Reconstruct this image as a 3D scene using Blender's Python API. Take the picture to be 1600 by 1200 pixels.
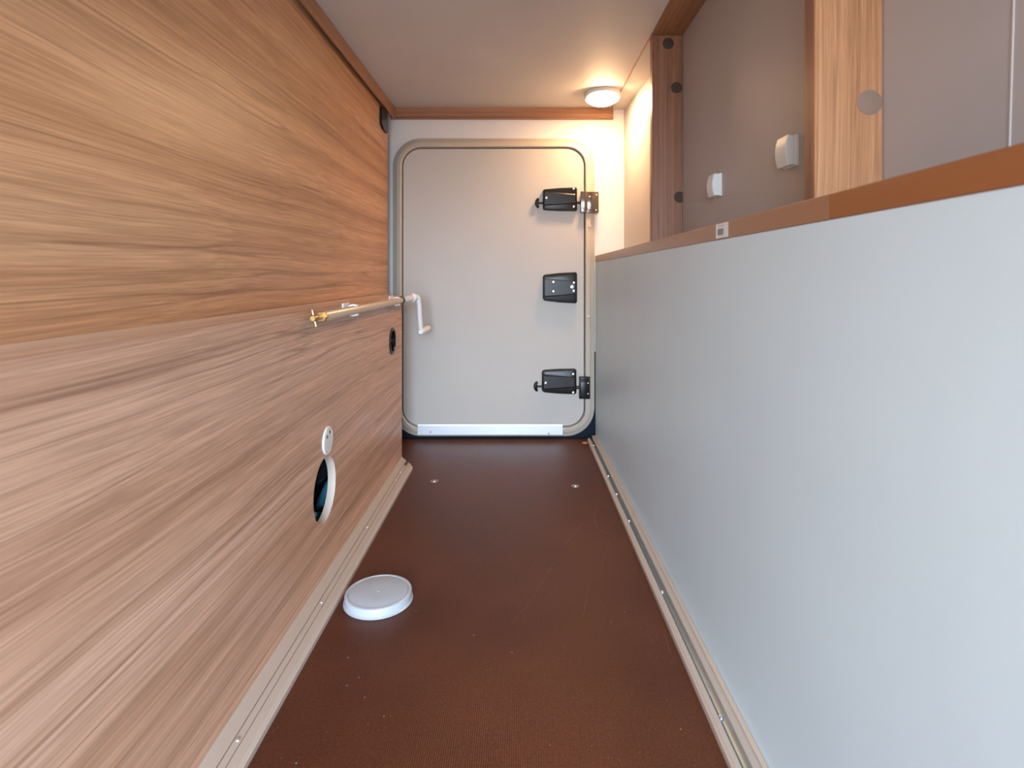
import bpy, bmesh, math, random
from mathutils import Vector, Matrix
random.seed(7)
for o in list(bpy.data.objects):
    bpy.data.objects.remove(o, do_unlink=True)
SC = bpy.context.scene
COL = SC.collection

# ------------------------------------------------------------------ camera, world, exposure
H = 0.60                      # camera height above the garage floor
F = 890.0                     # focal length in pixels of a 1600 px wide frame
VX, VY = 813.0, 431.0         # vanishing point
cam = bpy.data.cameras.new('camera')
camo = bpy.data.objects.new('camera', cam); COL.objects.link(camo)
camo.location = (0, 0, H); camo.rotation_euler = (math.pi / 2, 0, 0)
cam.sensor_width = 36; cam.lens = 36 * F / 1600
cam.shift_x = -(VX - 800) / 1600; cam.shift_y = -(600 - VY) / 1600
cam.clip_start = 0.01
cam.dof.use_dof = True; cam.dof.focus_distance = 1.75; cam.dof.aperture_fstop = 9.0
SC.camera = camo

SC.view_settings.view_transform = 'Standard'
SC.view_settings.look = 'None'
SC.view_settings.gamma = 1
SC.view_settings.exposure = 0.0
SC.view_settings.use_curve_mapping = False

world = bpy.data.worlds.new('sky'); SC.world = world
world.use_nodes = True
nt = world.node_tree; nt.nodes.clear()
wo = nt.nodes.new('ShaderNodeOutputWorld'); bg = nt.nodes.new('ShaderNodeBackground')
tc = nt.nodes.new('ShaderNodeTexCoord'); sp = nt.nodes.new('ShaderNodeSeparateXYZ')
cr = nt.nodes.new('ShaderNodeValToRGB'); mr = nt.nodes.new('ShaderNodeMapRange')
mr.inputs['From Min'].default_value = -1; mr.inputs['From Max'].default_value = 1
e = cr.color_ramp.elements
e[0].position = 0.0; e[0].color = (0.24, 0.25, 0.26, 1)      # pale paving outside
e[1].position = 1.0; e[1].color = (0.74, 0.93, 1.20, 1)
m1 = cr.color_ramp.elements.new(0.47); m1.color = (0.26, 0.27, 0.29, 1)
m2 = cr.color_ramp.elements.new(0.52); m2.color = (0.80, 0.96, 1.16, 1)
nt.links.new(tc.outputs['Generated'], sp.inputs[0]); nt.links.new(sp.outputs['Z'], mr.inputs['Value'])
nt.links.new(mr.outputs[0], cr.inputs[0]); 
# added sky lobe: bright behind the camera, sides dimmed to darken the near walls
dp = nt.nodes.new('ShaderNodeVectorMath'); dp.operation = 'DOT_PRODUCT'; dp.inputs[1].default_value = Vector((0.30, -1.0, 0.10)).normalized()
nt.links.new(tc.outputs['Generated'], dp.inputs[0])
m3 = nt.nodes.new('ShaderNodeMapRange'); m3.interpolation_type = 'SMOOTHSTEP'
m3.inputs['From Min'].default_value = 0.45; m3.inputs['From Max'].default_value = 0.98
m3.inputs['To Min'].default_value = 0.06; m3.inputs['To Max'].default_value = 1.0
nt.links.new(dp.outputs['Value'], m3.inputs['Value'])
mu = nt.nodes.new('ShaderNodeMix'); mu.data_type = 'RGBA'; mu.blend_type = 'MULTIPLY'; mu.inputs[0].default_value = 1.0
nt.links.new(cr.outputs[0], mu.inputs[6]); nt.links.new(m3.outputs[0], mu.inputs[7]); nt.links.new(mu.outputs[2], bg.inputs[0])
bg.inputs[1].default_value = 33.0
nt.links.new(bg.outputs[0], wo.inputs[0])

LAMP_STRENGTH = 205.0
LAMP_COLOR = (1.0, 0.61, 0.32)

# portal in the open loading door behind the camera (daylight enters there)
pl = bpy.data.lights.new('doorway_portal', 'AREA'); pl.shape = 'RECTANGLE'; pl.size = 0.76; pl.size_y = 1.10
pl.cycles.is_portal = True
po = bpy.data.objects.new('doorway_portal', pl); COL.objects.link(po)
po.location = (-0.085, -0.89, 0.565); po.rotation_euler = (math.pi / 2, 0, 0)   # -Z of lamp -> +Y

# ------------------------------------------------------------------ helpers
def P(x, y, D):
    """world point seen at pixel (x, y) at distance D in front of the camera"""
    return Vector(((x - VX) * D / F, D, H + (VY - y) * D / F))

def origin(parent):
    v = Vector((0, 0, 0))
    while parent is not None:
        v += parent.location; parent = parent.parent
    return v

def empty(name, loc):
    o = bpy.data.objects.new(name, None); COL.objects.link(o)
    o.empty_display_size = 0.02; o.location = loc
    return o

def tag(o, label=None, cat=None, group=None, kind=None):
    if label: o['label'] = label
    if cat: o['category'] = cat
    if group: o['group'] = group
    if kind: o['kind'] = kind
    return o

def obj(name, bm, mats, parent=None, smooth=False, loc=None, recalc=True):
    """links bm (given in world coordinates) as one mesh object"""
    if recalc: bmesh.ops.recalc_face_normals(bm, faces=bm.faces[:])
    base = origin(parent)
    off = Vector(loc) if loc is not None else base
    bmesh.ops.translate(bm, verts=bm.verts[:], vec=-off)
    me = bpy.data.meshes.new(name); bm.to_mesh(me); bm.free()
    if not isinstance(mats, (list, tuple)): mats = [mats]
    for m in mats: me.materials.append(m)
    o = bpy.data.objects.new(name, me); COL.objects.link(o)
    o.parent = parent
    o.location = off - base
    if smooth:
        for p in me.polygons: p.use_smooth = True
        try: me.set_sharp_from_angle(angle=math.radians(smooth if smooth is not True else 40))
        except Exception: pass
    return o

def nb(): return bmesh.new()

def box(bm, a, b, bev=0, seg=2, mi=0):
    a = Vector(a); b = Vector(b)
    lo = Vector([min(a[i], b[i]) for i in range(3)]); hi = Vector([max(a[i], b[i]) for i in range(3)])
    r = bmesh.ops.create_cube(bm, size=1)
    vs = r['verts']
    for v in vs:
        v.co = Vector([(lo[i] + hi[i]) / 2 + v.co[i] * (hi[i] - lo[i]) for i in range(3)])
    fs = set(f for v in vs for f in v.link_faces)
    for f in fs: f.material_index = mi
    if bev:
        es = set(e for v in vs for e in v.link_edges)
        r = bmesh.ops.bevel(bm, geom=list(es), offset=bev, segments=seg, affect='EDGES', profile=0.5)
        for f in r['faces']: f.material_index = mi
    return bm

def loft(bm, loops, closed=True, cap=True, mi=0):
    rows = [[bm.verts.new(p) for p in lp] for lp in loops]
    n = len(rows[0])
    for a, b in zip(rows, rows[1:]):
        for i in range(n if closed else n - 1):
            j = (i + 1) % n
            f = bm.faces.new((a[i], a[j], b[j], b[i])); f.material_index = mi
    if cap and closed:
        f = bm.faces.new(rows[0]); f.material_index = mi
        f = bm.faces.new(list(reversed(rows[-1]))); f.material_index = mi
    return rows

def frame_of(d):
    d = d.normalized()
    u = Vector((0, 0, 1)) if abs(d.z) < 0.9 else Vector((1, 0, 0))
    a = d.cross(u).normalized(); b = a.cross(d).normalized()
    return a, b

def ring(c, a, b, r, n):
    return [c + a * (math.cos(2 * math.pi * i / n) * r) + b * (math.sin(2 * math.pi * i / n) * r) for i in range(n)]

def lathe(bm, c, axis, prof, n=32, mi=0):
    """prof: (distance along axis, radius)"""
    c = Vector(c); d = Vector(axis).normalized(); a, b = frame_of(d)
    loops = [ring(c + d * t, a, b, max(r, 1e-5), n) for t, r in prof]
    loft(bm, loops, mi=mi)
    return bm

def tube(bm, pts, r, n=16, mi=0):
    pts = [Vector(p) for p in pts]; loops = []
    rr = r if isinstance(r, (list, tuple)) else [r] * len(pts)
    prev = None
    for i, p in enumerate(pts):
        d = (pts[min(i + 1, len(pts) - 1)] - pts[max(i - 1, 0)]).normalized()
        if prev is None: a, b = frame_of(d)
        else:
            a = (prev - d * prev.dot(d)).normalized(); b = d.cross(a)
        if prev is None: b = d.cross(a)
        prev = a
        loops.append(ring(p, a, b, rr[i], n))
    loft(bm, loops, mi=mi)
    return bm

def smooth_path(pts, k=6):
    pts = [Vector(p) for p in pts]; out = []
    for i in range(len(pts) - 1):
        p0 = pts[max(i - 1, 0)]; p1 = pts[i]; p2 = pts[i + 1]; p3 = pts[min(i + 2, len(pts) - 1)]
        for s in range(k):
            t = s / k
            out.append(0.5 * ((2 * p1) + (p2 - p0) * t + (2 * p0 - 5 * p1 + 4 * p2 - p3) * t * t + (3 * p1 - p0 - 3 * p2 + p3) * t ** 3))
    out.append(pts[-1]); return out

def rrect(x0, x1, z0, z1, r, k=10):
    """rounded rectangle in X/Z, counted around"""
    out = []
    for cx, cz, a0 in ((x1 - r, z1 - r, 0), (x0 + r, z1 - r, 90), (x0 + r, z0 + r, 180), (x1 - r, z0 + r, 270)):
        for i in range(k + 1):
            a = math.radians(a0 + 90 * i / k)
            out.append((cx + math.cos(a) * r, cz + math.sin(a) * r))
    return out

def sweep_rrect(bm, x0, x1, z0, z1, r, prof, close=False, mi=0):
    """prof: (offset inwards, y)"""
    loops = []
    for o_, y in prof:
        loops.append([Vector((x, y, z)) for x, z in rrect(x0 + o_, x1 - o_, z0 + o_, z1 - o_, max(r - o_, 0.002))])
    if close: loops.append(loops[0])
    rows = loft(bm, loops, closed=True, cap=False, mi=mi)
    return rows

def plate(bm, outer, holes, to3, thick, mi=0, edge_mi=None):
    """flat plate with round holes; outer/holes are 2-D loops, to3 maps 2-D -> 3-D, thick is a vector"""
    es = []
    hole_pts = set()
    for k, lp in enumerate([outer] + holes):
        vs = [bm.verts.new(to3(*p)) for p in lp]
        if k: hole_pts.update(vs)
        for i in range(len(vs)): es.append(bm.edges.new((vs[i], vs[(i + 1) % len(vs)])))
    r = bmesh.ops.triangle_fill(bm, use_beauty=True, use_dissolve=False, edges=es)
    faces = [g for g in r['geom'] if isinstance(g, bmesh.types.BMFace)]
    ex = bmesh.ops.extrude_face_region(bm, geom=faces)
    nv = [g for g in ex['geom'] if isinstance(g, bmesh.types.BMVert)]
    bmesh.ops.translate(bm, verts=nv, vec=thick)
    for f in bm.faces: f.material_index = mi
    if edge_mi is not None:
        for f in bm.faces:
            if len(f.verts) == 4 and sum(v in hole_pts for v in f.verts) == 2: f.material_index = edge_mi
    return bm

# ------------------------------------------------------------------ materials
def mat(name, col, rough=0.5, metal=0.0, spec=0.5, coat=0.0, coat_rough=0.1):
    m = bpy.data.materials.new(name); m.use_nodes = True
    b = m.node_tree.nodes['Principled BSDF']
    b.inputs['Base Color'].default_value = (*col, 1)
    b.inputs['Roughness'].default_value = rough
    b.inputs['Metallic'].default_value = metal
    b.inputs['Specular IOR Level'].default_value = spec
    b.inputs['Coat Weight'].default_value = coat
    b.inputs['Coat Roughness'].default_value = coat_rough
    return m

def N(m, t): return m.node_tree.nodes.new(t)
def L(m, a, b): m.node_tree.links.new(a, b)
def B(m): return m.node_tree.nodes['Principled BSDF']

def mapped(m, scale, src=None):
    mp = N(m, 'ShaderNodeMapping'); mp.inputs['Scale'].default_value = scale
    if src is None:
        src = N(m, 'ShaderNodeTexCoord').outputs['Object']
    L(m, src, mp.inputs['Vector']); return mp.outputs[0]

def noise(m, vec, scale, detail=4, rough=0.55, dist=0.0):
    n = N(m, 'ShaderNodeTexNoise'); L(m, vec, n.inputs['Vector'])
    n.inputs['Scale'].default_value = scale; n.inputs['Detail'].default_value = detail
    n.inputs['Roughness'].default_value = rough; n.inputs['Distortion'].default_value = dist
    return n.outputs['Fac']

def ramp(m, fac, stops):
    r = N(m, 'ShaderNodeValToRGB'); L(m, fac, r.inputs[0])
    el = r.color_ramp.elements
    while len(el) < len(stops): el.new(0.5)
    for s, (p, c) in zip(el, stops):
        s.position = p; s.color = (*c, 1) if len(c) == 3 else c
    return r.outputs[0]

def mixc(m, fac, a, b, mode='MIX'):
    x = N(m, 'ShaderNodeMix'); x.data_type = 'RGBA'; x.blend_type = mode
    if isinstance(fac, float): x.inputs[0].default_value = fac
    else: L(m, fac, x.inputs[0])
    for i, v in ((6, a), (7, b)):
        if isinstance(v, tuple): x.inputs[i].default_value = (*v, 1)
        else: L(m, v, x.inputs[i])
    return x.outputs[2]

def bump(m, h, strength, dist=0.001):
    b = N(m, 'ShaderNodeBump'); b.inputs['Strength'].default_value = strength
    b.inputs['Distance'].default_value = dist
    L(m, h, b.inputs['Height']); L(m, b.outputs[0], B(m).inputs['Normal'])

def wood(name, light, mid, dark, axis='Y', rough=0.42, fine=1.0, seed=0.0):
    """laminate wood, grain runs along the given axis"""
    m = mat(name, mid, rough)
    tcn = N(m, 'ShaderNodeTexCoord').outputs['Object']
    off = N(m, 'ShaderNodeVectorMath'); off.operation = 'ADD'; off.inputs[1].default_value = (seed, seed * 1.7, seed * 0.6)
    L(m, tcn, off.inputs[0]); src = off.outputs[0]
    def sc(al, ac):
        return tuple(al if a == axis else ac for a in 'XYZ')
    # slow waviness of the grain across its length
    wv = N(m, 'ShaderNodeTexNoise'); L(m, mapped(m, sc(0.8, 2.4), src), wv.inputs['Vector'])
    wv.inputs['Scale'].default_value = 1.0; wv.inputs['Detail'].default_value = 2.5; wv.inputs['Roughness'].default_value = 0.5
    sub = N(m, 'ShaderNodeVectorMath'); sub.operation = 'SUBTRACT'; sub.inputs[1].default_value = (0.5, 0.5, 0.5)
    L(m, wv.outputs['Color'], sub.inputs[0])
    sca = N(m, 'ShaderNodeVectorMath'); sca.operation = 'MULTIPLY'
    sca.inputs[1].default_value = sc(0.0, 0.06); L(m, sub.outputs[0], sca.inputs[0])
    add = N(m, 'ShaderNodeVectorMath'); add.operation = 'ADD'
    L(m, src, add.inputs[0]); L(m, sca.outputs[0], add.inputs[1]); v = add.outputs[0]
    broad = noise(m, mapped(m, sc(0.5, 9 * fine), v), 1.0, 3, 0.5)
    streak = noise(m, mapped(m, sc(0.34, 56 * fine), v), 1.0, 4, 0.5)
    line = noise(m, mapped(m, sc(0.26, 44 * fine), v), 1.0, 1.5, 0.4)
    pore = noise(m, mapped(m, sc(6, 420 * fine), v), 1.0, 3, 0.6)
    c = ramp(m, broad, [(0.30, light), (0.52, mid), (0.78, tuple(0.75 * a + 0.25 * b for a, b in zip(mid, dark)))])
    k = ramp(m, streak, [(0.32, (1.14, 1.15, 1.17)), (0.50, (1, 1, 1)), (0.68, (0.83, 0.78, 0.74))])
    c = mixc(m, 1.0, c, k, 'MULTIPLY')
    lf = ramp(m, line, [(0.548, (0, 0, 0)), (0.572, (1, 1, 1)), (0.588, (0, 0, 0))])
    lfm = N(m, 'ShaderNodeMath'); lfm.operation = 'MULTIPLY'; lfm.inputs[1].default_value = 0.58
    L(m, lf, lfm.inputs[0])
    c = mixc(m, lfm.outputs[0], c, dark)
    pk = ramp(m, pore, [(0.36, (1.10, 1.10, 1.10)), (0.62, (0.80, 0.77, 0.74))])
    c = mixc(m, 1.0, c, pk, 'MULTIPLY')
    L(m, c, B(m).inputs['Base Color'])
    bump(m, pore, 0.25, 0.0006)
    return m

WL, WM, WD = (0.60, 0.39, 0.27), (0.54, 0.335, 0.220), (0.26, 0.125, 0.070)
M_wood = wood('wood_laminate_upper', (0.61, 0.360, 0.205), (0.54, 0.292, 0.150), (0.22, 0.095, 0.042), 'Y')
M_wood2 = wood('wood_laminate_lower', (0.70, 0.445, 0.315), (0.61, 0.360, 0.240), (0.27, 0.130, 0.080), 'Y', seed=3.3)
M_ledge_lit = wood('wood_ledge_lit', (0.84, 0.68, 0.55), (0.72, 0.52, 0.38), (0.34, 0.19, 0.11), 'Y', rough=0.28, fine=2.4, seed=5.1)  # paler than the panels: daylight on the ledge top put into the colour
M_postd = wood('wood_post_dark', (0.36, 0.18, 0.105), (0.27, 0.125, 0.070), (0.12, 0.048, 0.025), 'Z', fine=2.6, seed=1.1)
M_woodx = wood('wood_trim_across', (0.42, 0.22, 0.11), (0.34, 0.165, 0.080), (0.16, 0.065, 0.03), 'X', fine=2.2)
M_woody = wood('wood_trim_long', (0.42, 0.22, 0.11), (0.34, 0.165, 0.080), (0.16, 0.065, 0.03), 'Y', fine=2.2)
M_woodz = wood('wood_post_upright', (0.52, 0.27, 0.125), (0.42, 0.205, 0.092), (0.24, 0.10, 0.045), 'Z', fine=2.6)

def vinyl(name, col, rough=0.55, bstr=0.12, mott=0.04):
    m = mat(name, col, rough)
    s = N(m, 'ShaderNodeTexCoord').outputs['Object']
    n1 = noise(m, s, 3.0, 3); n2 = noise(m, s, 900, 2)
    c = ramp(m, n1, [(0.3, tuple(x * (1 - mott) for x in col)), (0.7, tuple(min(1, x * (1 + mott)) for x in col))])
    L(m, c, B(m).inputs['Base Color'])
    bump(m, n2, bstr, 0.0004)
    return m
M_ceil = vinyl('ceiling_lining', (0.60, 0.57, 0.55), 0.6)
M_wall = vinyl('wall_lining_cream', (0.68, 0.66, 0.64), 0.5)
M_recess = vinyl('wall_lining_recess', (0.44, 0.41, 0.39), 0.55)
M_white = vinyl('partition_lining', (0.63, 0.765, 0.80), 0.42, 0.15, 0.03)
M_leaf = vinyl('door_leaf_lining', (0.46, 0.425, 0.38), 0.5, 0.2, 0.03)
M_frame = mat('door_frame_cream', (0.50, 0.44, 0.36), 0.38)
M_alu = mat('aluminium_strip', (0.62, 0.66, 0.69), 0.40, 0.35)
M_dark = mat('dark_void', (0.012, 0.014, 0.018), 0.7)
M_navy = mat('black_sill_plastic', (0.005, 0.011, 0.018), 0.6, 0, 0.12)
M_black = mat('black_plastic_gloss', (0.011, 0.010, 0.009), 0.30, 0, 0.28)
M_seal = mat('rubber_seal', (0.012, 0.010, 0.009), 0.7)
M_screw = mat('zinc_screw', (0.72, 0.72, 0.72), 0.28, 0.85)
M_bolt = mat('floor_bolt_metal', (0.42, 0.36, 0.32), 0.35, 0.7)
M_slot = mat('screw_recess', (0.05, 0.05, 0.05), 0.6)
M_plate = mat('dark_nickel_plate', (0.22, 0.19, 0.165), 0.22, 0.9)
M_rail = mat('rail_beige', (0.50, 0.42, 0.345), 0.40)
M_groove = mat('rail_groove', (0.10, 0.085, 0.07), 0.6)
M_channel = mat('rail_channel_metal', (0.20, 0.25, 0.28), 0.3, 0.7)
M_tube = mat('anodised_tube', (0.62, 0.48, 0.34), 0.36, 0.35)
M_brass = mat('brass', (0.46, 0.29, 0.11), 0.38, 0.8)
M_wp = mat('white_plastic', (0.80, 0.80, 0.78), 0.35)
M_wg = mat('crank_coating', (0.66, 0.66, 0.65), 0.35)
M_brk = mat('bracket_plastic', (0.72, 0.78, 0.76), 0.4)
M_capb = mat('cover_cap_brown', (0.070, 0.048, 0.036), 0.7, 0, 0.2)
M_capg = mat('cover_cap_taupe', (0.23, 0.155, 0.115), 0.7, 0, 0.25)
M_ply = mat('plywood_edge', (0.60, 0.52, 0.44), 0.6)
M_bag = mat('black_film', (0.035, 0.042, 0.050), 0.16, 0, 0.9)
M_bagb = mat('blue_film', (0.12, 0.42, 0.60), 0.2)
M_paper = mat('label_paper', (0.80, 0.80, 0.78), 0.6)
M_ink = mat('label_ink', (0.09, 0.09, 0.10), 0.6)
M_inkg = mat('label_ink_grey', (0.34, 0.34, 0.36), 0.6)
M_scr = mat('scratch_pale', (0.17, 0.085, 0.055), 0.5)
M_dust = mat('dust_speck', (0.45, 0.36, 0.30), 0.7)
M_scrap = mat('scrap_pink', (0.42, 0.17, 0.11), 0.7)
M_gloss = mat('edge_profile_brown', (0.33, 0.165, 0.085), 0.24, 0.0, 0.6)
M_glosso = mat('edge_profile_orange', (0.30, 0.115, 0.040), 0.30, 0.0, 0.5)
M_glosst = mat('edge_profile_tan', (0.36, 0.24, 0.12), 0.30)

# translucent polypropylene lid
M_lid = mat('frosted_plastic', (0.58, 0.64, 0.69), 0.38)
B(M_lid).inputs['Subsurface Weight'].default_value = 0.35
B(M_lid).inputs['Subsurface Radius'].default_value = (0.02, 0.02, 0.02)
B(M_lid).inputs['Subsurface Scale'].default_value = 0.4
B(M_lid).inputs['Transmission Weight'].default_value = 0.25

# film-faced plywood floor with a fine wire-mesh print
M_floor = mat('film_faced_floor', (0.075, 0.030, 0.019), 0.40, 0, 0.30)
B(M_floor).inputs['IOR'].default_value = 1.44
B(M_floor).inputs['Specular Tint'].default_value = (1.0, 0.68, 0.46, 1)
s = N(M_floor, 'ShaderNodeTexCoord').outputs['Object']
wx = N(M_floor, 'ShaderNodeTexWave'); wx.bands_direction = 'X'; wx.inputs['Scale'].default_value = 110; L(M_floor, s, wx.inputs['Vector'])
wx.inputs['Distortion'].default_value = 0.6; wx.inputs['Detail Scale'].default_value = 0.4
wy = N(M_floor, 'ShaderNodeTexWave'); wy.bands_direction = 'Y'; wy.inputs['Scale'].default_value = 110; L(M_floor, s, wy.inputs['Vector'])
wy.inputs['Distortion'].default_value = 0.6; wy.inputs['Detail Scale'].default_value = 0.4
mm = N(M_floor, 'ShaderNodeMath'); mm.operation = 'MAXIMUM'
L(M_floor, wx.outputs['Fac'], mm.inputs[0])
half = N(M_floor, 'ShaderNodeMath'); half.operation = 'MULTIPLY'; half.inputs[1].default_value = 0.75
L(M_floor, wy.outputs['Fac'], half.inputs[0]); L(M_floor, half.outputs[0], mm.inputs[1])
n1 = noise(M_floor, s, 2.2, 4); n2 = noise(M_floor, s, 260, 2)
c = ramp(M_floor, n1, [(0.3, (0.054, 0.016, 0.010)), (0.7, (0.108, 0.038, 0.020))])
c = mixc(M_floor, 1.0, c, ramp(M_floor, mm.outputs[0], [(0.2, (0.50, 0.46, 0.46)), (0.9, (1.55, 1.45, 1.35))]), 'MULTIPLY')
c = mixc(M_floor, 1.0, c, ramp(M_floor, n2, [(0.35, (0.8, 0.8, 0.8)), (0.7, (1.3, 1.25, 1.2))]), 'MULTIPLY')
L(M_floor, c, B(M_floor).inputs['Base Color'])
bump(M_floor, mm.outputs[0], 0.6, 0.0005)
rr_ = ramp(M_floor, n1, [(0.3, (0.32,) * 3), (0.7, (0.41,) * 3)]); L(M_floor, rr_, B(M_floor).inputs['Roughness'])

M_lamp = bpy.data.materials.new('lamp_diffuser'); M_lamp.use_nodes = True
b = B(M_lamp); b.inputs['Base Color'].default_value = (0.9, 0.88, 0.85, 1)
b.inputs['Emission Color'].default_value = (*LAMP_COLOR, 1)
b.inputs['Emission Strength'].default_value = LAMP_STRENGTH

# ------------------------------------------------------------------ room shell
Y0 = -0.85                        # inside face of the near wall
def S(name, bm, m, label, cat, **k):
    o = obj(name, bm, m, **k); tag(o, label, cat, kind='structure'); return o

floor = S('floor', box(nb(), (-0.95, Y0 - 0.03, -0.03), (0.60, 2.10, 0)), M_floor, 'dark brown film-faced plywood floor with a fine mesh print', 'floor')
ZC = H + 0.62
bm = nb(); box(bm, (-0.95, Y0 - 0.03, ZC), (0.336, 2.15, ZC + 0.03)); box(bm, (0.339, 1.488, ZC - 0.001), (0.60, 2.15, ZC + 0.03))
S('ceiling', bm, M_ceil, 'pale grey-beige ceiling lining', 'ceiling')
XW = -0.385      # face of the low box
XU = -0.477      # upper left wall
S('wall_left', box(nb(), (XU, Y0, H - 0.10), (XU - 0.015, 2.05, ZC)), M_wood, 'tall walnut-look wood panel on the left above the ledge', 'wall')
S('wall_left_outer', box(nb(), (-0.95, Y0 - 0.03, 0), (-0.98, 2.15, ZC)), M_wall, 'outer wall behind the left wood panel', 'wall')
S('wall_back', box(nb(), (-0.95, 2.12, 0.318), (0.60, 2.15, ZC)), M_wall, 'cream end wall around the loading door', 'wall')
S('trim_black_sill', box(nb(), (-0.95, 2.118, -0.03), (0.60, 2.15, 0.318)), M_navy, 'black lower lining behind the foot of the door frame', 'trim')
# near wall around the open loading door the photo is taken through
bm = nb()
plate(bm, [(-0.98, -0.03), (0.60, -0.03), (0.60, ZC + 0.03), (-0.98, ZC + 0.03)],
      [rrect(-0.465, 0.295, 0.012, 1.115, 0.09)], lambda x, z: Vector((x, Y0 - 0.03, z)), Vector((0, 0.03, 0)))
S('wall_front', bm, M_wall, 'near wall around the open loading doorway', 'wall')
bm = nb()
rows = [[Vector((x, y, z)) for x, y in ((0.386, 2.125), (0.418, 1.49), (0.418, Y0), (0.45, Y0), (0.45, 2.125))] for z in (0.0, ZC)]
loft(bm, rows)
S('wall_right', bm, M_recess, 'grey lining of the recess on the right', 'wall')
wr = bpy.data.objects['wall_right']
bm = nb(); loft(bm, [[Vector((0.418, y, z)) for y in (0.4815 + q, 0.4830 + q)] + [Vector((0.4172, y, z)) for y in (0.4830 + q, 0.4815 + q)] for z, q in ((H + 0.063, 0.006), (ZC - 0.002, -0.014))])
obj('joint_strip', bm, M_ceil, wr)
bm = nb(); box(bm, (0.60, Y0 - 0.03, 0), (0.63, 2.15, ZC)); S('wall_right_outer', bm, M_wall, 'outer wall beyond the recess', 'wall')

# wooden trims
bm = nb()
for z0, z1, x in ((H + 0.576, H + 0.606, -0.4585), (H + 0.6075, ZC - 0.0005, -0.461)):
    box(bm, (-0.4640, Y0, z0), (x, 2.098, z1), 0.0008, 1)
box(bm, (XU + 0.0002, 2.088, H + 0.576), (-0.4638, 2.098, ZC - 0.0005))
S('trim_1', bm, M_woody, 'wooden moulding along the left edge of the ceiling', 'trim')
bm = nb()
zt, zb = ZC - 0.0005, H + 0.581
pr = [(2.119, zt), (2.099, zt), (2.099, zb + 0.006), (2.101, zb + 0.005), (2.099, zb + 0.004), (2.098, zb + 0.001), (2.101, zb), (2.119, zb)]
loft(bm, [[Vector((x, y, z)) for y, z in pr] for x in (-0.462, 0.343)])
S('trim_2', bm, M_woodx, 'wooden moulding along the top of the end wall', 'trim')
bm = nb(); box(bm, (0.3355, Y0, ZC - 0.003), (0.3390, 2.12, ZC + 0.01))
S('trim_3', bm, M_woody, 'thin brown strip along the right edge of the ceiling', 'trim')
bm = nb(); box(bm, (0.3392, Y0, ZC - 0.0005), (0.4195, 1.4875, ZC + 0.018))
S('trim_4', bm, M_woody, 'wooden soffit board over the recess on the right', 'trim')

# floor marks
def ribbon(bm, pts, w, z=0.0004):
    pts = [Vector((p[0], p[1], z)) for p in pts]; rows = []
    for i, p in enumerate(pts):
        d = (pts[min(i + 1, len(pts) - 1)] - pts[max(i - 1, 0)]).normalized()
        n = Vector((-d.y, d.x, 0)) * (w * (0.35 + 0.65 * random.random()) / 2)
        rows.append((bm.verts.new(p - n), bm.verts.new(p + n)))
    for a, b_ in zip(rows, rows[1:]): bm.faces.new((a[0], a[1], b_[1], b_[0]))
def fl(x, y):
    D = H * F / (y - VY); return ((x - VX) * D / F, D)
def wiggle(a, b, n, amp):
    out = []
    for i in range(n + 1):
        t = i / n; out.append((a[0] + (b[0] - a[0]) * t + random.uniform(-amp, amp), a[1] + (b[1] - a[1]) * t))
    return out
for pts, w in (
    ([fl(928, 786), fl(935, 792), fl(929, 800), fl(930, 817), fl(934, 826), fl(945, 832), fl(951, 834)], 0.0016),
    ([fl(933, 790), fl(952, 791), fl(957, 797), fl(962, 818)], 0.0010),
    (wiggle(fl(910, 818), fl(884, 850), 8, 0.0008), 0.0011),
    (wiggle(fl(866, 880), fl(832, 935), 8, 0.0010), 0.0012),
    (wiggle(fl(832, 935), fl(800, 975), 6, 0.0015), 0.0008),
    (wiggle(fl(952, 845), fl(940, 882), 6, 0.001), 0.0009),
    (wiggle(fl(922, 905), fl(911, 965), 8, 0.001), 0.0010),
    (wiggle(fl(1038, 990), fl(1048, 1022), 5, 0.0006), 0.0008),
    (wiggle(fl(425, 1145), fl(434, 1136), 3, 0.0003), 0.0009),
    (wiggle(fl(489, 1036), fl(494, 1032), 3, 0.0003), 0.0009),
):
    bm = nb(); ribbon(bm, pts, w); obj('scratch', bm, M_scr, floor, recalc=False)
bm = nb()
sp_ = [(544, 1028), (579, 964), (542, 1072), (561, 1059), (740, 993), (977, 956), (1064, 1140), (463, 1193), (498, 996), (650, 955), (447, 1099), (570, 1090), (955, 973), (800, 1020), (600, 1120)]
for _ in range(90): sp_.append((random.uniform(430, 1080), random.uniform(860, 1195)))
for i, (x, y) in enumerate(sp_):
    cx, cy = fl(x, y)
    if not (-0.325 < cx < 0.24): continue
    r = 0.0011 if i < 15 else random.uniform(0.0003, 0.0006)
    vs = [bm.verts.new((cx + r * random.uniform(.6, 1.1) * math.cos(a), cy + 1.4 * r * random.uniform(.6, 1.1) * math.sin(a), 0.0006)) for a in [k * math.pi / 3 for k in range(6)]]
    bm.faces.new(vs)
tag(obj('dust_specks', bm, M_dust, floor, recalc=False), kind='stuff')

# ------------------------------------------------------------------ screws
def screw(parent, c, n, r=0.004, name='screw', m=None, dome=0.0012, slot=True):
    c = Vector(c); n = Vector(n).normalized()
    bm = nb()
    lathe(bm, c, n, [(-0.0015, r), (0.0, r), (dome * 0.7, r * 0.86), (dome, r * 0.45)], 16)
    if slot:
        lathe(bm, c + n * (dome * 0.6), n, [(0, r * 0.34), (dome * 0.55, r * 0.34)], 6, mi=1)
    return obj(name, bm, [m or M_screw, M_slot], parent, smooth=35)

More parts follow.
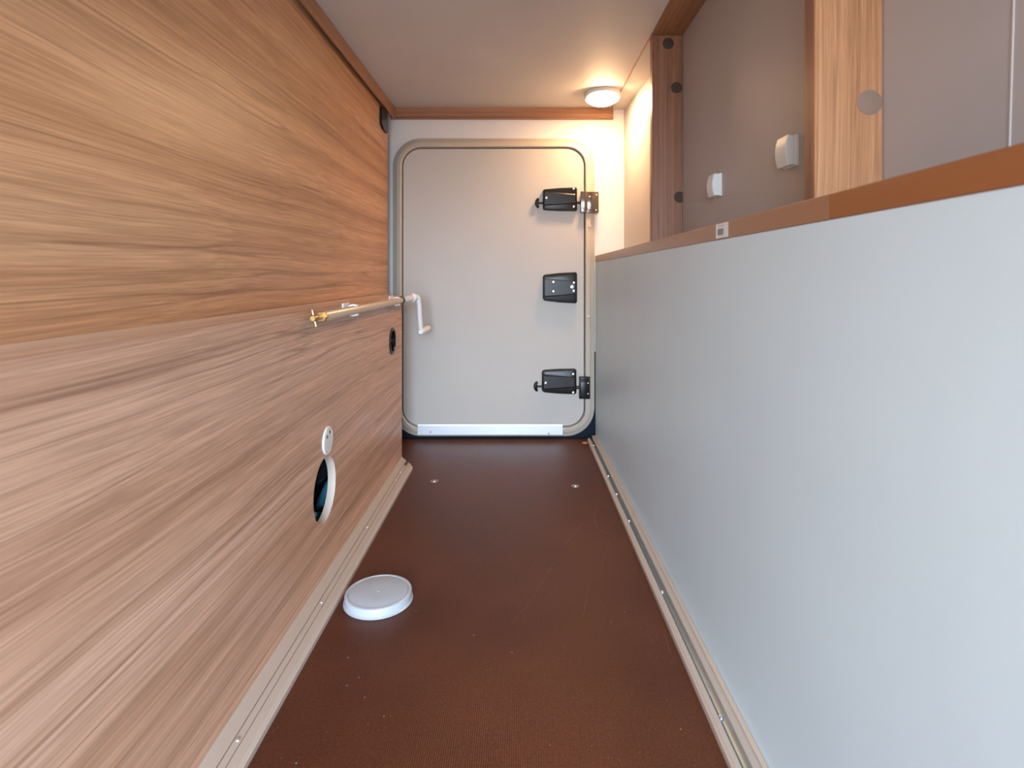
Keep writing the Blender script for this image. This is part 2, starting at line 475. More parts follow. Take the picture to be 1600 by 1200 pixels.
# ------------------------------------------------------------------ loading door in the end wall
k0 = 2.09 / F
def bx_(x): return (x - VX) * k0
def bz_(y): return H + (VY - y) * k0
door = empty('door_1', (bx_(771), 2.12, 0.0))
tag(door, 'closed cream loading door with rounded corners in the end wall', 'door', kind='structure')
X0, X1, Z0, Z1 = bx_(612), bx_(930), bz_(683.5), bz_(214.5)
bm = nb()
sweep_rrect(bm, X0, X1, Z0, Z1, 0.105,
            [(0.0, 2.120), (0.0, 2.108), (0.002, 2.105), (0.0135, 2.102), (0.015, 2.100), (0.016, 2.093), (0.018, 2.0905), (0.033, 2.0885), (0.0355, 2.091), (0.0365, 2.114)])
obj('door_frame', bm, M_frame, door, smooth=50)
bm = nb()
rows = sweep_rrect(bm, X0 + 0.036, X1 - 0.036, Z0 + 0.036, Z1 - 0.036, 0.072, [(-0.004, 2.1125), (0.02, 2.1125)])
obj('seal', bm, M_seal, door)
bm = nb()
rows = sweep_rrect(bm, X0 + 0.0405, X1 - 0.0405, Z0 + 0.0405, Z1 - 0.0405, 0.066, [(0.0, 2.118), (0.0, 2.098), (0.0015, 2.0965)])
bm.faces.new(rows[-1]); bm.faces.new(list(reversed(rows[0])))
leaf = obj('door_leaf', bm, M_leaf, door)
YL = 2.0965
# aluminium threshold strip
bm = nb()
za, zb = bz_(679.5), bz_(662.5)
pr = [(2.0885, za), (2.0865, za), (2.0855, za + 0.002), (2.0855, zb - 0.006), (2.0875, zb), (2.0885, zb)]
loft(bm, [[Vector((x, y, z)) for y, z in pr] for x in (bx_(653), bx_(879))])
st = obj('threshold_strip', bm, M_alu, door); st['label'] = 'bright aluminium strip'
for x, y in ((673, 674.5), (857, 677)):
    screw(st, (bx_(x), 2.0855, bz_(y)), (0, -1, 0), 0.0035, m=M_inkg)

def latch(pts, y0, knob, bolt, screws, flatten=0.0):
    """pts: outline in pixels (clockwise); y0: front of the leaf"""
    L3 = [Vector((bx_(x), 0, bz_(y))) for x, y in pts]
    c = sum(L3, Vector()) / len(L3)
    def lp(s, y, dz=0): return [Vector((c.x + (p.x - c.x) * s, y, c.z + (p.z - c.z) * s)) for p in L3]
    bm = nb()
    loft(bm, [lp(1.0, y0), lp(1.0, y0 - 0.010), lp(0.985, y0 - 0.017), lp(0.93, y0 - 0.0215), lp(0.80, y0 - 0.0235)])
    la = obj('latch', bm, M_black, door, smooth=30)
    # raised centre rib of the cover
    xs = [p.x for p in L3]; zs = [p.z for p in L3]; x0, x1 = min(xs), max(xs); z0, z1 = min(zs), max(zs)
    hgt = z1 - z0
    bm = nb(); rr = []
    for t, w in ((0.06, 0.62), (0.5, 0.56), (0.93, 0.46)):
        x = x0 + (x1 - x0) * t; zc = (z0 + z1) / 2
        rr.append([Vector((x, y0 - 0.022, zc + hgt * w / 2)), Vector((x, y0 - 0.0265 + 0.002 * t, zc + hgt * w / 2 - 0.006)),
                   Vector((x, y0 - 0.0265 + 0.002 * t, zc - hgt * w / 2 + 0.006)), Vector((x, y0 - 0.022, zc - hgt * w / 2))])
    loft(bm, rr); obj('cover_rib', bm, M_black, la, smooth=20)
    if knob:
        x, y = knob; zc = bz_(y); xk = bx_(x)
        bm = nb(); tube(bm, [(xk + 0.006, y0 - 0.012, zc), (x0 + 0.004, y0 - 0.012, zc)], 0.0035, 12)
        segs = [Vector((xk + 0.010 * (1 - math.cos(a)), y0 - 0.012, zc + 0.0165 * math.sin(a))) for a in [math.radians(q) for q in range(-80, 81, 16)]]
        tube(bm, segs, [0.002, 0.0045, 0.0055, 0.006, 0.0065, 0.0065, 0.0065, 0.006, 0.0055, 0.0045, 0.002][:len(segs)], 12)
        obj('pull_knob', bm, M_black, la, smooth=50)
    if bolt:
        xa, xb, y = bolt
        bm = nb(); tube(bm, [(bx_(xa), y0 - 0.012, bz_(y)), (bx_(xb), y0 - 0.012, bz_(y))], 0.0058, 14)
        obj('bolt', bm, M_black, la, smooth=50)
    for q in screws:
        x, y, *r = q
        inside = (z0 + z1) / 2 - hgt * 0.2 < bz_(y) < (z0 + z1) / 2 + hgt * 0.2
        screw(la, (bx_(x), y0 - (0.0262 if inside else 0.0238), bz_(y)), (0, -1, 0), r[0] if r else 0.0043)
    return la
def rc(x0, x1, yl0, yl1, yr0, yr1, r=3):
    """rounded trapezoid outline, left heights yl, right heights yr"""
    return [(x0 + r, yl0), (x0 + r * .3, yl0 + r * .3), (x0, yl0 + r), (x0, yl1 - r), (x0 + r * .3, yl1 - r * .3), (x0 + r, yl1),
            ((x0 + x1) / 2, (yl1 + yr1) / 2 + .6), (x1 - r * .6, yr1), (x1, yr1 - r * .6), (x1, yr0 + r * .6), (x1 - r * .6, yr0), ((x0 + x1) / 2, (yl0 + yr0) / 2 - .6)]
latch(rc(848, 901.5, 296, 328.5, 293, 330), YL, (838.5, 317.5), (900, 908, 316.5), [(896, 295.6), (853.5, 310), (896, 323.5)])
latch(rc(848, 901.5, 429, 470, 425, 474, 4), YL, None, None, [(864.3, 440.5), (864.3, 455), (896, 441.5), (893.3, 448, 0.0062), (895.8, 454.3)])
latch(rc(846.5, 900.5, 578, 612.5, 576, 615.5, 4), YL, (836.5, 603.5), (899, 905, 605), [(895.2, 583.5), (852.3, 597), (895.2, 612)])
# strike plates on the frame
def strike(x0, x1, y0, y1, m, wide):
    bm = nb(); yf = 2.0875
    box(bm, (bx_(x0), yf + 0.002, bz_(y1)), (bx_(x1), yf - 0.008, bz_(y0)), 0.0012, 2)
    if wide:
        box(bm, (bx_(x0), yf - 0.006, bz_(y1) + 0.001), (bx_(x0 + 10), yf - 0.018, bz_(y0)), 0.002, 2)
        box(bm, (bx_(x0 + 2.5), yf - 0.014, bz_(y1) + 0.014), (bx_(x0 + 9), yf - 0.021, bz_(y0) - 0.013), 0.0015, 2)
        box(bm, (bx_(x0 + 10), yf - 0.006, bz_(y1) + 0.012), (bx_(x0 + 22), yf - 0.012, bz_(y0) - 0.016), 0.0015, 2)
        box(bm, (bx_(x0 + 14), 2.119, bz_(y1)), (bx_(x1), yf, bz_(y0)))
    else:
        box(bm, (bx_(x0 + 1), yf - 0.006, bz_(y1) + 0.007), (bx_(x0 + 12), yf - 0.018, bz_(y0) - 0.016), 0.003, 3)
        box(bm, (bx_(x0), yf - 0.004, bz_(y0) - 0.014), (bx_(x0 + 14), yf - 0.014, bz_(y0) - 0.001), 0.004, 3)
    return obj('strike_plate', bm, m, door, smooth=30)
sp1 = strike(906.5, 935, 300, 333, M_plate, True); sp1['label'] = 'dark nickel strike plate'
for x, y in ((920.5, 308), (920.5, 324), (931.5, 305), (931, 328.5)): screw(sp1, (bx_(x), 2.079 if x > 925 else 2.0755, bz_(y)), (0, -1, 0), 0.003)
sp2 = strike(904.5, 921.5, 588, 622.5, M_black, False)
for x, y in ((918.4, 598), (918.4, 614.5)): screw(sp2, (bx_(x), 2.079, bz_(y)), (0, -1, 0), 0.0024)
# plastic cover caps on the frame
for x, y in ((921.5, 353.5), (920, 495)):
    bm = nb(); lathe(bm, (bx_(x), 2.0905, bz_(y)), (0, -1, 0), [(-0.003, 0.0065), (0.001, 0.0065), (0.0035, 0.005), (0.004, 0.002)], 20)
    obj('cover_cap', bm, M_frame, door, smooth=40)

# ------------------------------------------------------------------ low wooden box along the left side
ZL = H - 0.0634
YE = 1.852
cab = empty('bench_box', (XW, 0.9, 0)); tag(cab, 'low walnut-look wooden box with a narrow ledge along the left wall', 'cabinet')
hole_c = (1.1235, H - 0.4216); hole_r = 0.0637
h2_c = (1.713, H - 0.196); h2_r = 0.036
def circ(c, r, n=64): return [(c[0] + math.cos(2 * math.pi * i / n) * r, c[1] + math.sin(2 * math.pi * i / n) * r) for i in range(n)]
bm = nb()
plate(bm, [(Y0, 0.0), (YE, 0.0), (YE, ZL), (Y0, ZL)], [circ(hole_c, hole_r), circ(h2_c, h2_r, 40)],
      lambda y, z: Vector((XW, y, z)), Vector((-0.016, 0, 0)), 0, 1)
obj('front_panel', bm, [M_wood2, M_ply], cab)
bm = nb(); box(bm, (XW - 0.0165, Y0, ZL - 0.016), (XU + 0.0005, YE, ZL))
obj('ledge', bm, M_ledge_lit, cab)
bm = nb(); box(bm, (XW - 0.0165, YE - 0.016, 0.0), (-0.60, YE, ZL - 0.0165)); obj('end_panel', bm, M_wood2, cab)

# crumpled film and hoses seen through the big hole
pk = empty('wrapped_hoses', (-0.50, hole_c[0] + 0.06, 0.0)); tag(pk, 'black film-wrapped hoses inside the big round hole of the wooden box', 'hoses')
bm = nb()
ny, nz = 46, 46
rows = []
from mathutils import noise as mn
for j in range(nz):
    row = []
    for i in range(ny):
        y = 0.98 + 0.50 * i / (ny - 1); z = 0.0005 + 0.33 * j / (nz - 1)
        d = mn.noise(Vector((y * 9, z * 16, 1.3))) * 0.05 + mn.noise(Vector((y * 38, z * 30, 4))) * 0.03
        ridge = 0.02 * (1 - abs(mn.noise(Vector((y * 20 + z * 12, z * 9, 7)))) * 2)
        row.append(bm.verts.new((-0.485 + d + ridge, y, z)))
    rows.append(row)
for j in range(nz - 1):
    for i in range(ny - 1):
        bm.faces.new((rows[j][i], rows[j][i + 1], rows[j + 1][i + 1], rows[j + 1][i]))
obj('film', bm, M_bag, pk, smooth=60)
for q, (zz, rad, m, xx) in enumerate(((0.112, 0.009, M_bagb, -0.428), (0.165, 0.006, M_bag, -0.430), (0.085, 0.008, M_bag, -0.424))):
    bm = nb()
    pts = [(xx + 0.012 * math.sin(t * 7 + q), 1.03 + 0.36 * t, zz + 0.020 * math.sin(t * 9 + q * 2) + (0.05 * (t - .5) if q == 1 else 0)) for t in [i / 24 for i in range(25)]]
    tube(bm, pts, rad, 12); o = obj('hose', bm, m, pk, smooth=60)
    if q == 0: o['label'] = 'blue wrapped hose'

# small black cable outlet with a rim
g = empty('cable_outlet', (XW, h2_c[0], h2_c[1])); tag(g, 'small round black cable outlet below the tube near the far end of the wooden box', 'outlet')
bm = nb(); lathe(bm, (XW, *h2_c), (1, 0, 0), [(-0.014, 0.0345), (0.0004, 0.0345), (0.0004, 0.0405), (0.002, 0.0405), (0.003, 0.0385), (0.003, 0.0330), (0.001, 0.0315), (-0.012, 0.0315)], 40)
obj('rim', bm, M_black, g, smooth=35)
bm = nb()
for i in range(3): box(bm, (XW - 0.010, h2_c[0] - 0.030, h2_c[1] - 0.018 + 0.016 * i), (XW - 0.006, h2_c[0] + 0.030, h2_c[1] - 0.014 + 0.016 * i))
obj('grille', bm, M_black, g)

# round white cap with two small dark dots
cc = (1.1346, H - 0.3276)
g = empty('round_cover', (XW, *cc)); tag(g, 'small round white wall cover with two dark slots above the big hole', 'cover')
bm = nb(); lathe(bm, (XW, *cc), (1, 0, 0), [(0.0, 0.0275), (0.0022, 0.0275), (0.0032, 0.0262), (0.0033, 0.0245), (0.0026, 0.0240), (0.0026, 0.0232), (0.0034, 0.0228), (0.0038, 0.010)], 48)
obj('disc', bm, M_wp, g, smooth=25)
bm = nb(); lathe(bm, (XW + 0.0026, *cc), (1, 0, 0), [(0.0, 0.0238), (0.0003, 0.0238)], 48); obj('groove', bm, M_inkg, g)
for dy, dz in ((-0.010, 0.0095), (0.006, 0.0150)):
    bm = nb(); box(bm, (XW + 0.0036, cc[0] + dy - 0.0035, cc[1] + dz - 0.0032), (XW + 0.0042, cc[0] + dy + 0.0035, cc[1] + dz + 0.0032), 0.0002, 1)
    obj('slot', bm, M_ink, g)

# black catch plate high on the left wall
g_bm = nb()
yA, yB = 1.930, 2.022; zA, zB = H + 0.503, H + 0.5735
o2 = [(yA, zB), (yA, zA + 0.016), (yA + 0.028, zA + 0.002), (yA + 0.05, zA), (yB - 0.012, zA), (yB, zA + 0.008), (yB, zB - 0.028), (yB - 0.02, zB - 0.006), (yB - 0.035, zB)]
loft(g_bm, [[Vector((XU + dx, y, z)) for y, z in o2] for dx in (0.0, 0.008)])
o = obj('wall_catch', g_bm, M_black, loc=(XU, 1.975, H + 0.54)); tag(o, 'small black plastic plate high on the left wood wall by the end wall', 'plate')

# ------------------------------------------------------------------ crank rod clipped along the box
XT, ZT = -0.3690, H - 0.0760
cr_ = empty('crank_rod', (XT, 1.4, ZT)); tag(cr_, 'long beige tube with brass tip and white crank handle along the ledge', 'crank')
bm = nb(); lathe(bm, (XT, 1.062, ZT), (0, 1, 0), [(0, 0.0090), (0.001, 0.0097), (0.69, 0.0097), (0.691, 0.0088)], 28)
obj('tube', bm, M_tube, cr_, smooth=40)
bm = nb()
lathe(bm, (XT, 1.030, ZT), (0, 1, 0), [(0.0, 0.0050), (0.026, 0.0050), (0.026, 0.0095), (0.029, 0.0108), (0.034, 0.0108), (0.037, 0.0090)], 6)
lathe(bm, (XT, 1.012, ZT), (0, 1, 0), [(0.0, 0.0045), (0.004, 0.0060), (0.020, 0.0060)], 16)
tube(bm, [(XT - 0.003, 1.018, ZT + 0.0145), (XT + 0.004, 1.018, ZT - 0.0145)], 0.0026, 10)
tf = obj('brass_tip', bm, M_brass, cr_, smooth=30); tf['label'] = 'brass hexagonal tip with a cross pin'
bm = nb(); lathe(bm, (XT, 1.752, ZT), (0, 1, 0), [(0, 0.0115), (0.004, 0.0125), (0.016, 0.0125), (0.020, 0.010), (0.030, 0.0075)], 24)
o = obj('collar', bm, M_black, cr_, smooth=40); o['label'] = 'black end collar'
bm = nb()
tube(bm, [(XT, 1.770, ZT), (-0.3625, 1.825, ZT + 0.002), (-0.352, 1.862, ZT + 0.004)], [0.0085, 0.0100, 0.0110], 16)
o = obj('shaft', bm, M_wg, cr_, smooth=50)
bm = nb(); a = Vector((-0.352, 1.862, ZT + 0.004)); bdir = Vector((0.75, 0.62, 0.02)).normalized()
lathe(bm, a - bdir * 0.004, bdir, [(0, 0.0135), (0.001, 0.0158), (0.007, 0.0158), (0.009, 0.0135)], 24)
obj('collar_ring', bm, M_wp, cr_, smooth=40)
bm = nb()
pth = smooth_path([a, (-0.3435, 1.872, ZT + 0.005), (-0.3375, 1.877, ZT + 0.001), (-0.3345, 1.878, ZT - 0.016), (-0.3325, 1.878, ZT - 0.05), (-0.3295, 1.878, ZT - 0.09), (-0.3270, 1.880, ZT - 0.106)], 6)
tube(bm, pth, [0.0130 - 0.0046 * min(1, i / 15) for i in range(len(pth))], 16)
obj('crank_arm', bm, M_wg, cr_, smooth=50)
bm = nb(); lathe(bm, (-0.3270, 1.872, ZT - 0.108), (0.02, 1, 0.0), [(-0.006, 0.007), (0.0, 0.0095), (0.03, 0.0105), (0.11, 0.0110), (0.138, 0.0098), (0.144, 0.006)], 24)
obj('grip', bm, M_wp, cr_, smooth=40)
# clips holding the tube
def clip(y, label):
    e_ = empty('tube_clip', (XW, y, ZT)); tag(e_, label, 'clip', 'white plastic clips holding the tube')
    bm = nb(); n = 22; ro, ri, w = 0.0135, 0.0102, 0.013
    loops = []
    for i in range(n + 1):
        a_ = math.radians(52 + 256 * i / n)
        # open towards the room (+X)
        co, si = math.cos(a_), math.sin(a_)
        loops.append([Vector((XT + co * r_, y + s_ * w / 2, ZT + si * r_)) for r_, s_ in ((ri, -1), (ri, 1), (ro, 1), (ro, -1))])
    loft(bm, loops)
    for s_ in (1, -1):
        c0 = math.radians(52 * s_); p = Vector((XT + math.cos(c0) * 0.0130, y, ZT + math.sin(c0) * 0.0130))
        lathe(bm, p - Vector((0, w / 2, 0)), (0, 1, 0), [(0, 0.0020), (w, 0.0020)], 10)
    obj('clip_ring', bm, M_wp, e_, smooth=35)
    bm = nb(); box(bm, (XW, y - 0.035, ZT + 0.005), (XW + 0.004, y + 0.010, ZT + 0.0165), 0.0012, 2)
    box(bm, (XW, y - 0.006, ZT - 0.006), (XW + 0.0035, y + 0.006, ZT + 0.008), 0.0008, 1)
    obj('clip_base', bm, M_wp, e_)
    return e_
clip(1.262, 'white clip around the middle of the beige tube')
clip(1.700, 'white clip around the beige tube next to its black collar')

# ------------------------------------------------------------------ floor rails
def rail_sections(xi0, xi1, prof, ys, skew=0):
    """profile loop lofted along Y; prof gives (offset, z)"""
    return None
g = empty('floor_rail', (XW + 0.026, 0.9, 0)); tag(g, 'beige metal floor rail along the foot of the wooden box on the left', 'rail')
W = 0.0515
prof = [(0, 0), (0, 0.0145), (0.0018, 0.0145), (0.0024, 0.012), (0.0195, 0.012), (0.0203, 0.0108), (0.0212, 0.0108), (0.0218, 0.0114),
        (0.0310, 0.0114), (0.0314, 0.0106), (0.0322, 0.0106), (0.0328, 0.0120), (0.0440, 0.0120), (0.0446, 0.0100), (0.0500, 0.0092), (W, 0.0078), (W, 0)]
def yend(o_): return YE - 0.002 - 0.088 * (o_ / W)
bm = nb(); rows = []
rows.append([Vector((XW + 0.0004 + o_, Y0, z)) for o_, z in prof])
rows.append([Vector((XW + 0.0004 + o_, 1.70 if 0.0215 < o_ < 0.0325 else yend(o_) - 0.001, z)) for o_, z in prof])
rows.append([Vector((XW + 0.0004 + o_, (1.70 + (yend(o_) - 1.70) * 1.0) if not 0.0215 < o_ < 0.0325 else yend(o_), z)) for o_, z in prof])
loft(bm, rows)
rb = obj('rail_body', bm, M_rail, g)
bm = nb(); box(bm, (XW + 0.0205, Y0, 0.0105), (XW + 0.0217, 1.80, 0.01105)); box(bm, (XW + 0.0317, Y0, 0.0105), (XW + 0.0325, 1.79, 0.01095))
obj('groove_line', bm, M_groove, g)
bm = nb(); loft(bm, [[Vector((XW + 0.0226, 1.775, z)), Vector((XW + 0.0310, 1.765, z)), Vector((XW + 0.0310, 1.802, z)), Vector((XW + 0.0226, 1.815, z))] for z in (0.0113, 0.0118)])
obj('end_notch', bm, M_floor, g)
for x, y in ((377, 1156), (505.5, 941), (577.5, 824), (621, 750), (628, 738)):
    D = (H - 0.0114) * F / (y - VY)
    screw(g, (XW + 0.0268, D, 0.0116), (0, 0, 1), 0.0030, slot=False, dome=0.0016)

# right rail follows the slightly angled partition
def XR(y): return 0.278 + (2.10 - y) * (0.300 - 0.278) / 1.77        # partition face
def XI(y): return 0.2425 + (2.10 - y) * 0.0080                        # inner edge of the rail
g = empty('floor_rail', (0.27, 0.9, 0)); tag(g, 'beige floor rail with a grey slot along the foot of the white partition', 'rail')
def sec(prof, y): return [Vector((XI(y) + (XR(y) - 0.0005 - XI(y)) * t, y, z)) for t, z in prof]
ys = (Y0, 2.062)
bm = nb()
loft(bm, [sec([(0, 0), (0, 0.009), (0.06, 0.0105), (0.10, 0.0125), (0.26, 0.0125), (0.27, 0.0), ], y) for y in ys])
loft(bm, [sec([(0.58, 0), (0.58, 0.0125), (0.80, 0.0125), (0.81, 0.0115), (0.84, 0.0115), (0.85, 0.0135), (0.985, 0.0150), (1.0, 0.0150), (1.0, 0)], y) for y in (Y0, 2.095)])
obj('rail_body', bm, M_rail, g)
bm = nb(); loft(bm, [sec([(0.27, 0), (0.27, 0.0060), (0.40, 0.0050), (0.58, 0.0060), (0.58, 0)], y) for y in (Y0, 2.06)])
o = obj('slot', bm, M_channel, g); o['label'] = 'blue-grey metal slot'
for x, y in ((929, 696), (953, 744), (967, 772), (986, 814), (1039, 925), (1131, 1121)):
    D = (H - 0.006) * F / (y - VY)
    X = XI(D) + (XR(D) - XI(D)) * 0.40
    screw(g, (X, D, 0.0058), (0, 0, 1), 0.0036, slot=False, dome=0.0028)

# floor bolts
def fbolt(x, y, label):
    X, D = fl(x, y)
    e_ = empty('floor_bolt', (X, D, 0)); tag(e_, label, 'bolt', 'bolts in the brown floor')
    bm = nb(); lathe(bm, (X, D, 0), (0, 0, 1), [(0.0001, 0.0118), (0.0012, 0.0112), (0.0014, 0.0085), (0.0008, 0.0078)], 24)
    obj('washer', bm, M_bolt, e_, smooth=40)
    bm = nb(); lathe(bm, (X, D, 0.0006), (0, 0, 1), [(0, 0.0070), (0.0022, 0.0062), (0.0030, 0.0040), (0.0014, 0.0028)], 20)
    obj('head', bm, M_bolt, e_, smooth=40)
fbolt(678.5, 752, 'silver bolt in the brown floor near the end of the left rail')
fbolt(899, 759.5, 'silver bolt in the brown floor near the right rail')
X, D = fl(914, 693)
bm = nb(); r = bmesh.ops.create_icosphere(bm, subdivisions=2, radius=0.011)
for v in bm.verts:
    v.co *= 1 + 0.35 * mn.noise(v.co * 160); v.co.z *= 0.28; v.co += Vector((X, D, 0.0028))
    v.co.z = max(v.co.z, 0.0002)
o = obj('scrap', bm, M_scrap, loc=(X, D, 0)); tag(o, 'tiny pinkish scrap on the floor at the far end of the right rail', 'scrap')

# ------------------------------------------------------------------ round plastic lid
D = (H - 0.0175) * F / (923 - VY); Xl = (591.5 - VX) * D / F
R = 0.0605
lid = empty('hole_cover', (Xl, D, 0)); tag(lid, 'round translucent white plastic lid lying on the brown floor', 'lid')
bm = nb()
prof = [(0.0, R + 0.0016), (0.0012, R + 0.0024), (0.0035, R + 0.0022), (0.0048, R + 0.0004), (0.0200, R - 0.0006), (0.0222, R - 0.0012), (0.0235, R + 0.0002), (0.0262, R - 0.0004), (0.0278, R - 0.0026),
        (0.0276, R - 0.0058), (0.0256, R - 0.0064), (0.0225, R - 0.0060), (0.004, R - 0.0040), (0.0006, R - 0.0036)]
c = Vector((Xl, D, 0)); a, b_ = frame_of(Vector((0, 0, 1)))
loops = [ring(c + Vector((0, 0, t * 0.62 + 0.0003)), a, b_, r, 72) for t, r in prof]; loops.append(loops[0])
rows = loft(bm, loops, cap=False); bmesh.ops.remove_doubles(bm, verts=bm.verts[:], dist=1e-6)
obj('rim', bm, M_lid, lid, smooth=35)
bm = nb(); lathe(bm, (Xl, D, 0.0125), (0, 0, 1), [(0, R - 0.0068), (0.0042, R - 0.0068), (0.0046, R - 0.0080), (0.0050, 0.020), (0.0051, 0.0034), (0.0056, 0.0026), (0.0057, 0.0005)], 72)
obj('top', bm, M_lid, lid, smooth=30)

# ------------------------------------------------------------------ white partition on the right with its edge profile
pt = empty('partition', (0.292, 0.9, 0)); tag(pt, 'low white partition panel with a brown top edge on the right', 'partition')
YP = 2.105
def zlo(y): return H + 0.18 * XR(y)
def zhi(y): return H + 0.2656 * XR(y)
bm = nb(); loft(bm, [[Vector((XR(y), y, 0.001)), Vector((XR(y), y, zlo(y))), Vector((XR(y) + 0.016, y, zlo(y))), Vector((XR(y) + 0.016, y, 0.001))] for y in (Y0, YP)])
obj('panel', bm, M_white, pt)
def edge(y0, y1, m, label=None):
    bm = nb()
    def s_(y):
        x = XR(y) - 0.0012; a_, b2 = zlo(y) + 0.0003, zhi(y)
        return [Vector((x + 0.0012, y, a_)), Vector((x, y, a_ + 0.001)), Vector((x, y, b2 - 0.0018)), Vector((x + 0.0006, y, b2 - 0.0005)), Vector((x + 0.002, y, b2)), Vector((x + 0.019, y, b2)), Vector((x + 0.019, y, a_))]
    loft(bm, [s_(y0), s_(y1)])
    o = obj('edge_profile', bm, m, pt, smooth=30)
    if label: o['label'] = label
def yx(x, Xf=0.293): return Xf * F / (x - VX)
edge(Y0, yx(1290), M_glosso, 'orange-brown near length of the edge')
edge(yx(1290) + 0.0004, yx(951, .281), M_gloss, 'glossy tan length of the edge')
edge(yx(951, .281) + 0.0005, YP, M_glosst, 'short pale end of the edge')
bm = nb(); rows = [[Vector((XR(y) + 0.018, y, z)), Vector((0.4175, y, z))] for z in (0,) for y in (0,)]
bm = nb(); loft(bm, [[Vector((XR(y) + 0.0185, y, H + 0.045)), Vector((XR(y) + 0.0185, y, H + 0.062)), Vector((0.3855, y, H + 0.062)), Vector((0.3855, y, H + 0.045))] for y in (Y0, YP)])
obj('shelf', bm, M_wall, pt)
bm = nb(); box(bm, (0.386, Y0, H + 0.045), (0.4178, 1.485, H + 0.062)); obj('shelf', bm, M_wall, pt)
# barcode sticker on the edge
ya, yb = XR(0.85) * F / (1120 - VX), XR(0.80) * F / (1139.5 - VX)
def stick(bm, u0, u1, v0, v1, off, mi=0):
    z0_, z1_ = H + 0.0553, H + 0.0762
    q = []
    for u, v in ((u0, v0), (u1, v0), (u1, v1), (u0, v1)):
        y = ya + (yb - ya) * u
        q.append(Vector((XR(y) - 0.0012 - off, y, z0_ + (z1_ - z0_) * v)))
    loft(bm, [q, [p + Vector((-0.00008, 0, 0)) for p in q]], mi=mi)
bm = nb(); stick(bm, 0, 1, 0, 1, 0.0002)
st = obj('barcode_sticker', bm, M_paper, pt); st['label'] = 'small white barcode sticker'
bm = nb(); u = 0.16
random.seed(3)
while u < 0.60:
    w = random.choice((0.010, 0.016, 0.026)); stick(bm, u, u + w, 0.20, 0.66, 0.0003); u += w + random.choice((0.010, 0.014, 0.02))
obj('barcode', bm, M_ink, st)
bm = nb()
for v in (0.78, 0.85):
    u = 0.18
    while u < 0.66:
        w = random.uniform(0.02, 0.06); stick(bm, u, u + w, v, v + 0.03, 0.0003); u += w + 0.015
for u in (0.44, 0.48, 0.52, 0.56): stick(bm, u, u + 0.025, 0.10, 0.14, 0.0003)
obj('fine_print', bm, M_inkg, st)

# ------------------------------------------------------------------ posts of the recess
def post(yf, label, caps, capm, mf):
    e_ = empty('cabinet_post', (0.3785, yf + 0.011, H + 0.063)); tag(e_, label, 'post', 'wooden posts in front of the grey recess')
    bm = nb(); box(bm, (0.3392, yf, H + 0.063), (0.4172, yf + 0.004, ZC - 0.001), 0.0008, 1)
    obj('front_board', bm, mf, e_)
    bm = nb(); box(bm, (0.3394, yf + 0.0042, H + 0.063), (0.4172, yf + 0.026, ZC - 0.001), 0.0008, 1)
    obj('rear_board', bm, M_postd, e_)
    for X, Z in caps:
        bm = nb(); lathe(bm, (X, yf, H + Z), (0, -1, 0), [(0, 0.0145), (0.0004, 0.0145), (0.0007, 0.0138)], 32)
        obj('cover_cap', bm, capm, e_, smooth=30)
    return e_
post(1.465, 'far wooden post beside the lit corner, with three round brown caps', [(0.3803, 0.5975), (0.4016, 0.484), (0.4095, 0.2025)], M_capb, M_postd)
post(0.655, 'near wooden post at upper right with one round taupe cap', [(0.4018, 0.1994)], M_capg, M_woodz)

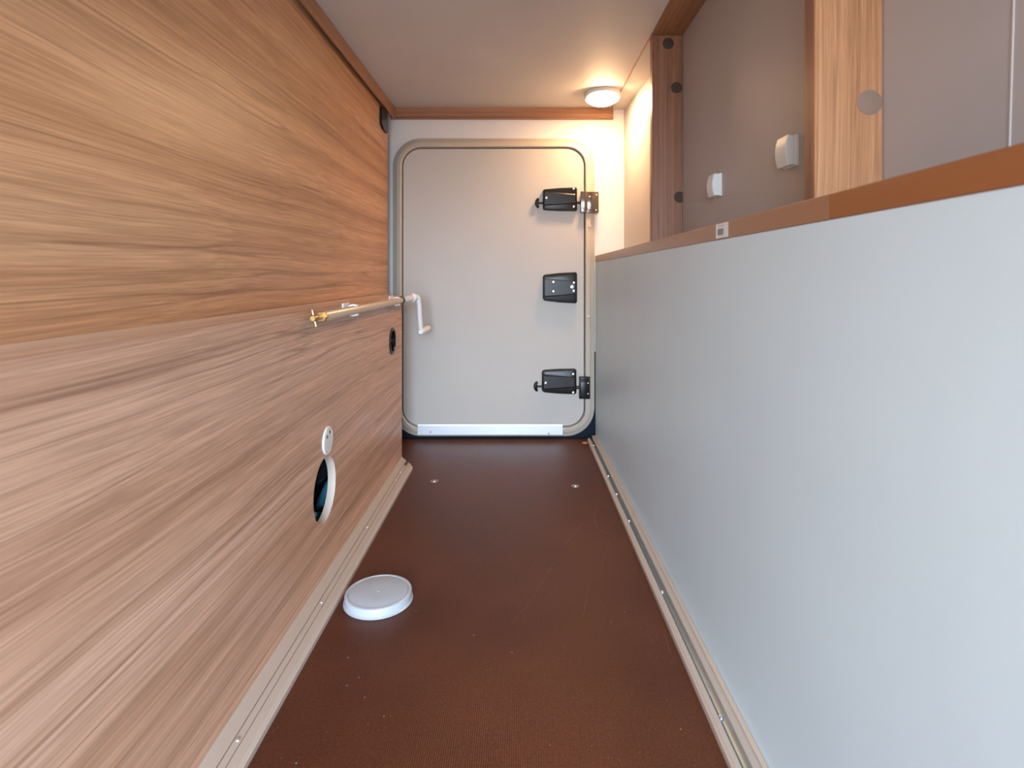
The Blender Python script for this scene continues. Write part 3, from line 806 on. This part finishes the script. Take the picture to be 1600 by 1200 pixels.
# white plastic connectors on the recess wall
def bracket():
    y0, y1, z0, z1 = 0.855, 0.892, H + 0.167, H + 0.2125
    e_ = empty('connector', (0.418, 0.8735, (z0 + z1) / 2))
    bm = nb(); n = 12; loops = []
    for y in (y0, y0 + 0.0015, y1 - 0.0015, y1):
        ins = 0.0012 if y in (y0, y1) else 0.0
        out = [Vector((0.4178, y, z0 + ins)), ]
        for i in range(n + 1):
            t = i / n; z = z0 + ins + (z1 - z0 - 2 * ins) * t
            xx = 0.4045 - 0.0065 * math.sin(math.pi * (0.12 + 0.76 * t)) + ins
            out.append(Vector((xx, y, z)))
        out.append(Vector((0.4178, y, z1 - ins)))
        loops.append(out)
    loft(bm, loops)
    obj('cover', bm, M_brk, e_, smooth=30)
    bm = nb(); box(bm, (0.4130, y0 - 0.0006, z0 - 0.0008), (0.4180, y1 + 0.0006, z1 + 0.0008), 0.0004, 1)
    obj('base', bm, M_brk, e_)
    return e_
br = bracket(); tag(br, 'white plastic connector on the grey recess wall, next to the near post', 'connector', 'white connectors on the recess wall')
c2 = br.copy(); COL.objects.link(c2); c2.location.y += 0.326
for ch in [o for o in bpy.data.objects if o.parent == br]:
    d = ch.copy(); COL.objects.link(d); d.parent = c2
tag(c2, 'white plastic connector on the grey recess wall, closer to the far post', 'connector', 'white connectors on the recess wall')

# ------------------------------------------------------------------ ceiling lamp
lc = P(941.5, 152.5, 1.93)
lamp = empty('ceiling_lamp', (lc.x, lc.y, ZC)); tag(lamp, 'round lit ceiling lamp with a white rim in the far right corner', 'lamp')
tilt = math.radians(10)
ax = Vector((0, -math.sin(tilt), -math.cos(tilt)))
RL = 0.0605
bm = nb(); lathe(bm, lc - ax * 0.006, ax, [(-0.010, RL * 0.80), (-0.006, RL), (0.006, RL), (0.010, RL - 0.003), (0.0105, RL - 0.0065), (0.008, RL - 0.0085), (0.0, RL - 0.0095)], 56)
obj('housing', bm, M_wp, lamp, smooth=35)
bm = nb(); lathe(bm, lc - ax * 0.0015, ax, [(0.0, RL - 0.0088), (0.0055, RL - 0.0092), (0.0100, RL - 0.0125), (0.0145, RL - 0.020), (0.0180, RL * 0.42), (0.0190, 0.004)], 56)
o = obj('diffuser', bm, M_lamp, lamp, smooth=60); o['label'] = 'glowing diffuser'
# wedge foot up to the ceiling
bm = nb(); a, b_ = frame_of(ax); top = ring(lc - ax * 0.010, a, b_, RL * 0.78, 40)
loft(bm, [top, [Vector((p.x, p.y, ZC - 0.0002)) for p in top]])
obj('foot', bm, M_wp, lamp, smooth=40)
